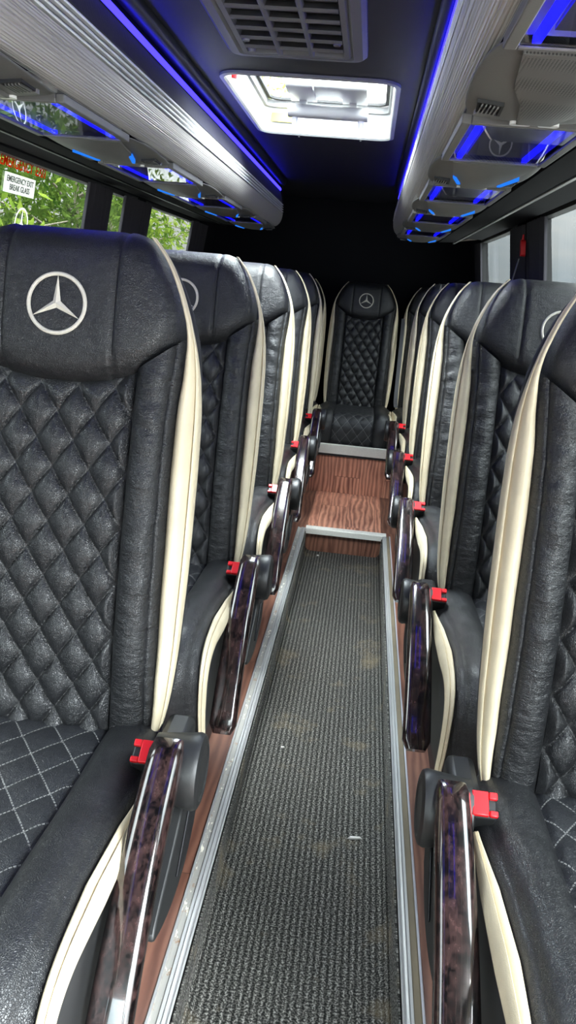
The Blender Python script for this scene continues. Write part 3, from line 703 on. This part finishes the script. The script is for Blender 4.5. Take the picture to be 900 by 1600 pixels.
b.prism(rrect(2.86, CZ + .008, 2.92, CZ + .046, .016, 4), lambda p: hp(-.348, p[0], p[1]), lambda p: hp(-.076, p[0], p[1]))
b.prism(rrect(2.70, CZ + .060, 2.92, CZ + .095, .015, 4), lambda p: hp(-.342, p[0], p[1]), lambda p: hp(-.255, p[0], p[1])); b.prism(rrect(2.70, CZ + .060, 2.92, CZ + .095, .015, 4), lambda p: hp(-.165, p[0], p[1]), lambda p: hp(-.082, p[0], p[1]))
b.prism(rrect(2.74, CZ + .070, 2.90, CZ + .10, .012, 4), lambda p: hp(-.34, p[0], p[1]), lambda p: hp(-.082, p[0], p[1]))
for x in (-.30, -.13): b.prism(rrect(2.88, CZ + .03, 2.915, CZ + .075, .008, 3), lambda p: hp(x - .012, p[0], p[1]), lambda p: hp(x + .012, p[0], p[1]))
hd = b.build('hatch_handle', ['white_plastic'], hr, 35)
for x in (-.325, -.098):
    b = MB(); b.tube([hp(x, 2.895, CZ + .014), hp(x, 2.905, CZ - .012)], [.012, .009], 12); b.build('latch_knob', ['lens_clear'], hd, 40)
b = MB()
for x in (-.33, -.10): b.tube([hp(x, HY1 - .006, CZ - .013), hp(x, HY1 - .006, CZ - .016)], .004, 8)
b.build('frame_screw', ['dark_steel'], hr, 40)
b = MB(); b.box((-.44 - hc[0], HY1 - .016 - hc[1], .03), (-.35 - hc[0], HY1 - .012 - hc[1], .06)); b.build('warning_label', ['yellow_label'], hr, 20)['label'] = 'small yellow label'
hm = MB(); hx, hy_ = HX0 + .022, 2.40
hm.tube([(hx, hy_, Z(CZ + .005)), (hx, hy_, Z(CZ + .055))], [.008, .009], 12); hm.tube([(hx, hy_ - .018, Z(CZ + .052)), (hx, hy_ + .018, Z(CZ + .052))], [.010, .010], 12, 0)
hm.tube([(hx, hy_ + .018, Z(CZ + .052)), (hx, hy_ + .027, Z(CZ + .052))], [.007, .001], 12, 1)
tag(hm.build('safety_hammer', ['red_plastic', 'dark_steel'], None, 40), 'red emergency hammer clipped inside the left edge of the roof hatch', 'hammer')

vr = empty('ceiling_vent', (-.235, 1.78, Z(CZ)), 'grey plastic air conditioning grille on the ceiling ahead of the hatch', 'air vent')
def vp(x, y, z): return (x + .235, y - 1.78, z - CZ)
b = MB(); rings = []
for d, z in ((0, CZ - .001), (0, CZ - .014), (.010, CZ - .022), (.030, CZ - .024), (.036, CZ - .018), (.040, CZ - .024), (.052, CZ - .024), (.054, CZ - .010)):
    rings.append([vp(*p, z) for p in rrect(-.400 + d, 1.42 + d, -.068 - d, 2.07 - d, max(.008, .035 - d * .6), 5)])
b.rings(rings, False); b.build('vent_frame', ['vent_plastic'], vr, 30)
b = MB(); b.box((-.11, -.31, -.006), (.11, .24, -.002)); b.build('backing', ['vent_dark'], vr, 20)
b = MB(); gx0, gx1, gy0, gy1 = -.346, -.122, 1.474, 2.016
for k in range(1, 3):
    x = gx0 + (gx1 - gx0) * k / 3; b.prism(rrect(x - .006, CZ - .027, x + .006, CZ - .008, .004, 3), lambda p: vp(p[0], gy0, p[1]), lambda p: vp(p[0], gy1, p[1]))
b.build('grille_bar', ['vent_plastic'], vr, 35)
b = MB()
for k in range(9):
    y = gy0 + .03 + .066 * k
    if y < gy1 - .01: b.prism([(y - .012, CZ - .024), (y - .004, CZ - .027), (y + .010, CZ - .025), (y + .020, CZ - .008), (y + .014, CZ - .007), (y, CZ - .017)], lambda p: vp(gx0, p[0], p[1]), lambda p: vp(gx1, p[0], p[1]))
b.build('louvre', ['vent_plastic'], vr, 35)
for x, y in ((-.335, 1.905), (-.133, 1.905), (-.335, 1.99)):
    b = MB(); b.tube([vp(x, y, CZ - .020), vp(x, y, CZ - .030)], [.010, .008], 12); b.build('fixing_boss', ['vent_plastic'], vr, 40)

# ------------------------------------------------------------------ curtains
def curtain(side, y0, y1, label, ztop, folds=7, zbot=-.24, amp=.012):
    n = folds * 10; rows = [ztop, ztop - .02, .2, .1, .05] + [z for z in (-.05, -.15) if z > zbot] + [zbot]; P = []
    for sgn in (0, 1):
        for z in rows:
            sp = 1 if z < ztop - .01 else .9
            pts = []
            for i in range(n + 1):
                f = i / n; a = 2 * math.pi * folds * f + .8 * math.sin(f * 9)
                pts.append((CX + side * (uw(z) - .022 + amp * math.sin(a) + .004 * sgn), y0 + (y1 - y0) * f + .004 * math.sin(a * 2), Z(z)))
            P.append(pts)
    b = MB(); m = len(rows); N_ = n + 1
    vs = [p for r_ in P for p in r_]; fs = []
    for s_ in (0, m):
        for i in range(m - 1):
            for j in range(n): fs.append(((s_ + i) * N_ + j, (s_ + i) * N_ + j + 1, (s_ + i + 1) * N_ + j + 1, (s_ + i + 1) * N_ + j))
    for j in (0, n):
        for i in range(m - 1): fs.append((i * N_ + j, (i + 1) * N_ + j, (m + i + 1) * N_ + j, (m + i) * N_ + j))
    b.add(vs, fs); return tag(b.build('curtain', ['curtain_cloth'], None, 60), label, 'curtain', 'dark window curtains')
curtain(-1, 2.93, 3.17, 'dark pleated curtain at the rear end of the emergency exit window', .285, 5)
curtain(-1, 3.36, 3.73, 'dark pleated curtain just ahead of the rearmost left window', .285, 7)
curtain(-1, 4.62, 5.0, 'dark curtain in the rear left corner behind the last left window', .285, 6)
curtain(1, 3.06, 3.36, 'dark pleated curtain beside the nearer right window, behind the red strap clip', .300, 6, .04, .010)
curtain(1, 3.42, 3.75, 'dark pleated curtain beside the rearmost right window', .300, 6, .04, .010)
curtain(1, 4.79, 5.0, 'narrow dark curtain at the rear edge of the rearmost right window', .300, 4, -.0, .008)
tb = empty('curtain_strap', (.585, 3.33, Z(.205)), 'dark red clip with a pale strap hanging between the two right windows', 'strap')
b = MB(); b.prism(rrect(-.012, -.035, .012, .028, .010, 4), lambda p: (-.012 + p[1] * -.12, p[0], p[1]), lambda p: (.006 + p[1] * -.12, p[0], p[1])); b.tube([(-.006, 0, .025), (-.008, 0, .048)], [.006, .003], 8); b.build('clip', ['red_plastic'], tb, 40)
b = MB(); b.box((-.006, -.006, -.30), (-.002, .006, -.045), 0, Matrix.Shear('YZ', 4, (0, 0)) if False else Matrix.Rotation(R(9), 4, 'Y') ); b.build('strap', ['grey_plastic_light'], tb, 40)

# ------------------------------------------------------------------ signs on the emergency window
def wq(y, z, t=.0): return Vector((CX - (uw(z) + .027 - t), y, Z(z)))
def text_on(body, yc, zc, size, mat, name, parent=None, t=.0, sx=1.):
    cu = bpy.data.curves.new(name, 'FONT'); cu.body = body; cu.size = size; cu.align_x = 'CENTER'; cu.align_y = 'CENTER'; cu.extrude = .0003; cu.space_line = .95; cu.offset = size * .014
    tmp = bpy.data.objects.new(name, cu); C.objects.link(tmp); bpy.context.view_layer.update()
    me = bpy.data.meshes.new_from_object(tmp.evaluated_get(bpy.context.evaluated_depsgraph_get())); bpy.data.objects.remove(tmp)
    me.materials.clear(); o = link(name, me, [mat], None, None); wd = max(v.co.x for v in me.vertices) - min(v.co.x for v in me.vertices); sx = sx / wd
    for v in me.vertices: v.co.x *= sx
    sx = 1
    up = (wq(yc, zc + .05) - wq(yc, zc - .05)).normalized(); xx = Vector((0, 1, 0)); nn = xx.cross(up)
    o.matrix_world = Matrix.Translation(wq(yc, zc, t)) @ Matrix((xx * sx, up, nn)).transposed().to_4x4()
    if parent: o.parent = parent; o.matrix_parent_inverse = parent.matrix_world.inverted()
    return o
xl = empty('exit_lettering', tuple(wq(2.49, .27)), 'dark red EMERGENCY EXIT lettering stuck on the left window glass', 'lettering')
bpy.context.view_layer.update()
text_on('EMERGENCY', 2.435, .270, .044, 'exit_ink', 'emergency_word', xl, 0, .225); text_on('EXIT', 2.610, .270, .044, 'exit_ink', 'exit_word', xl, 0, .085)
b = MB(); q = [wq(y, z, .0) for y, z in ((2.36, .186), (2.575, .186), (2.575, .242), (2.36, .242))]; q2 = [wq(y, z, .0012) for y, z in ((2.36, .186), (2.575, .186), (2.575, .242), (2.36, .242))]
b.rings([q, q2]); lb = b.build('exit_label', ['sign_white'], None, 20); tag(lb, 'white rectangular EMERGENCY EXIT BREAK GLASS label on the left window', 'sign')
text_on('EMERGENCY EXIT\nBREAK GLASS', 2.4675, .2135, .024, 'sign_ink', 'sign_lettering', lb, .0016, .185)
tag(emblem_mesh('window_decal', lambda x, y, h: tuple(wq(2.51 + x, .105 + y, .0005 + h)), .045, 'sign_white', None, .05, .0006), 'white three-pointed star decal low on the left window glass', 'decal')

# ------------------------------------------------------------------ crumbs on the floor
for i, (x, y, z, a, w) in enumerate(((-.115, 1.965, .003, .3, .007), (.105, 1.62, .003, .15, .02), (-.125, 3.66, .004, 0, .006))):
    b = MB(); b.prism([(-w, -.0025), (-.3 * w, -.004), (w, -.002), (.8 * w, .003), (-.6 * w, .0035)], lambda p: (x + p[0] * math.cos(a) - p[1] * math.sin(a), y + p[0] * math.sin(a) + p[1] * math.cos(a), z), lambda p: (x + .8 * (p[0] * math.cos(a) - p[1] * math.sin(a)), y + .8 * (p[0] * math.sin(a) + p[1] * math.cos(a)), z + .004))
    tag(b.build('paper_scrap', ['debris'], None, 30), ['tiny white scrap on the left half of the runner beside the second left seat', 'thin pale scrap on the right half of the runner', 'tiny pale crumb at the far end of the runner'][i], 'litter', 'litter on the carpet')

# ------------------------------------------------------------------ outside: ground and trees on the left
b = MB(); b.box((-60, -60, -.75), (60, 60, -.70)); struct(b.build('ground', ['asphalt'], None))
def tree(x, y, h, r, mat, label, nleaf, trunk=.07, ls=1.):
    root = empty('tree', (x, y, -.70), label, 'tree', 'trees outside the left windows')
    b = MB(); pts = [(0, 0, 0), (.05, .03, h * .3), (-.04, .06, h * .6), (.03, 0, h * .92)]; b.tube(crom(pts, 5), [trunk * (1 - .7 * i / 15) for i in range(16)], 10)
    for k in range(9):
        a = random.random() * 6.3; z0 = h * (.2 + .07 * k); b.tube([(0, 0, z0), (r * .5 * math.cos(a), r * .5 * math.sin(a), z0 + .35), (r * .9 * math.cos(a), r * .9 * math.sin(a), z0 + .5)], [trunk * .4, trunk * .25, .008], 6)
    b.build('trunk', ['bark'], root, 60)
    cl = [(random.gauss(0, r * .42), random.gauss(0, r * .42), h * random.uniform(.12, .98)) for _ in range(34)]
    vs, fs = [], []
    for i in range(nleaf):
        c = cl[i % len(cl)]; p = Vector((random.gauss(c[0], r * .22), random.gauss(c[1], r * .22), random.gauss(c[2], h * .045)))
        s_ = random.uniform(.035, .075) * ls; rot = Matrix.Rotation(random.random() * 6.3, 3, 'Z') @ Matrix.Rotation(random.gauss(.3, .7), 3, 'X') @ Matrix.Rotation(random.gauss(0, .5), 3, 'Y'); k = len(vs)
        for q in ((0, -1, 0), (.42, -.1, .06), (0, 1.1, 0), (-.42, -.1, .06)): vs.append(p + rot @ (Vector(q) * s_))
        fs += [(k, k + 1, k + 2), (k, k + 2, k + 3)]
    me = bpy.data.meshes.new('foliage'); me.from_pydata([tuple(v) for v in vs], [], fs); link('foliage', me, [mat], root, None)
    return root
tr_lab = ['slim bright green tree nearest beyond the emergency exit window', 'bright leafy tree seen through the middle of the emergency exit window', 'pale trunked tree behind the emergency exit label', 'deep green tree seen through the rearmost left window', 'bright green tree at the rear of the rearmost left window', 'tall tree seen through the gap between two left curtains', 'deep green tree farther back behind the nearest trees', 'tall tree glimpsed through the roof hatch', 'dark broad tree far behind the rearmost left window', 'dark broad tree far behind the emergency exit window', 'dark broad tree farthest back, beyond the rearmost left window']
TS = [(-3.6, 4.3, 4.2, 1.2, 'leaf_bright', 0), (-4.1, 6.0, 4.6, 1.3, 'leaf_bright', 1), (-5.4, 4.9, 5.2, 1.5, 'leaf_deep', 2), (-4.0, 10.6, 4.6, 1.4, 'leaf_deep', 3), (-4.4, 13.2, 5.2, 1.6, 'leaf_bright', 4), (-4.4, 8.2, 4.8, 1.4, 'leaf_deep', 5), (-7.4, 8.0, 6.6, 2.2, 'leaf_deep', 6), (-2.6, 15.5, 9.0, 2.0, 'leaf_bright', 7), (-7.6, 13.4, 7.0, 2.4, 'leaf_deep', 8), (-8.8, 10.6, 7.0, 2.6, 'leaf_deep', 9), (-6.2, 17.5, 7.0, 2.6, 'leaf_deep', 10)]
for x, y, h, r, m, i in TS: tree(x, y, h, r, m, tr_lab[i], 5200, .06 if i != 2 else .09, 2.3 if i in (6, 8, 9, 10) else 1.)

# ------------------------------------------------------------------ light: bright overcast, brightest ahead of the bus
w = bpy.data.worlds.new('overcast'); bpy.context.scene.world = w; w.use_nodes = True; nt = w.node_tree; nt.nodes.clear(); g = NT(nt)
out = g.n('ShaderNodeOutputWorld'); bg = g.n('ShaderNodeBackground'); g.l(bg.outputs[0], out.inputs[0])
tc = g.n('ShaderNodeTexCoord'); dirv = tc.outputs['Generated']
mp = g.n('ShaderNodeMapping'); mp.inputs['Scale'].default_value = (1, 1, 2.6); g.l(dirv, mp.inputs[0])
cl = g.ramp(g.noise(mp.outputs[0], 3.2, 6, .6), .36, .66)
col = g.mixc(cl, (.60, .72, .80), (1., 1., .97))
dp = g.n('ShaderNodeVectorMath', operation='DOT_PRODUCT'); sd = Vector((.42, -.66, .62)).normalized(); dp.inputs[1].default_value = sd; g.l(dirv, dp.inputs[0])
sunny = g.math('POWER', g.math('MAXIMUM', dp.outputs['Value'], 0.), 5.)
sp = g.n('ShaderNodeSeparateXYZ'); g.l(dirv, sp.inputs[0]); zen = g.math('MAXIMUM', sp.outputs[2], 0.)
br = g.math('ADD', g.math('ADD', .70, g.math('MULTIPLY', g.math('MULTIPLY', zen, zen), 26.)), g.math('MULTIPLY', sunny, 4.2))
sc = g.n('ShaderNodeVectorMath', operation='SCALE'); g.l(col, sc.inputs[0]); g.l(br, sc.inputs['Scale']); g.l(sc.outputs[0], bg.inputs[0]); bg.inputs[1].default_value = 1.0
def portal(name, loc, rot, sx, sy):
    l = bpy.data.lights.new(name, 'AREA'); l.shape = 'RECTANGLE'; l.size = sx; l.size_y = sy; l.cycles.is_portal = True
    o = bpy.data.objects.new(name, l); C.objects.link(o); o.location = loc; o.rotation_euler = rot
portal('windscreen_daylight', (CX, Y0 - .06, Z(.02)), (R(90), 0, 0), 1.6, .88)
portal('hatch_daylight', (hc[0], hc[1], Z(CZ + .17)), (0, 0, 0), .48, .84)
portal('doorway_daylight', (CX + .95, -.35, Z(-.37)), (R(90), 0, R(90)), 1.3, 1.6)
portal('left_daylight', (CX - 1.0, 2.0, Z(.04)), (R(90), 0, R(-90)), 5.6, .56)
portal('right_daylight', (CX + 1.0, 2.7, Z(.05)), (R(90), 0, R(90)), 4.3, .56)
sc_ = bpy.context.scene
sc_.view_settings.view_transform = 'Standard'; sc_.view_settings.look = 'None'; sc_.view_settings.gamma = 1; sc_.view_settings.use_curve_mapping = False
sc_.view_settings.exposure = 2.18
sc_.cycles.use_denoising = True; sc_.cycles.max_bounces = 10; sc_.cycles.transparent_max_bounces = 12; sc_.cycles.sample_clamp_indirect = 8
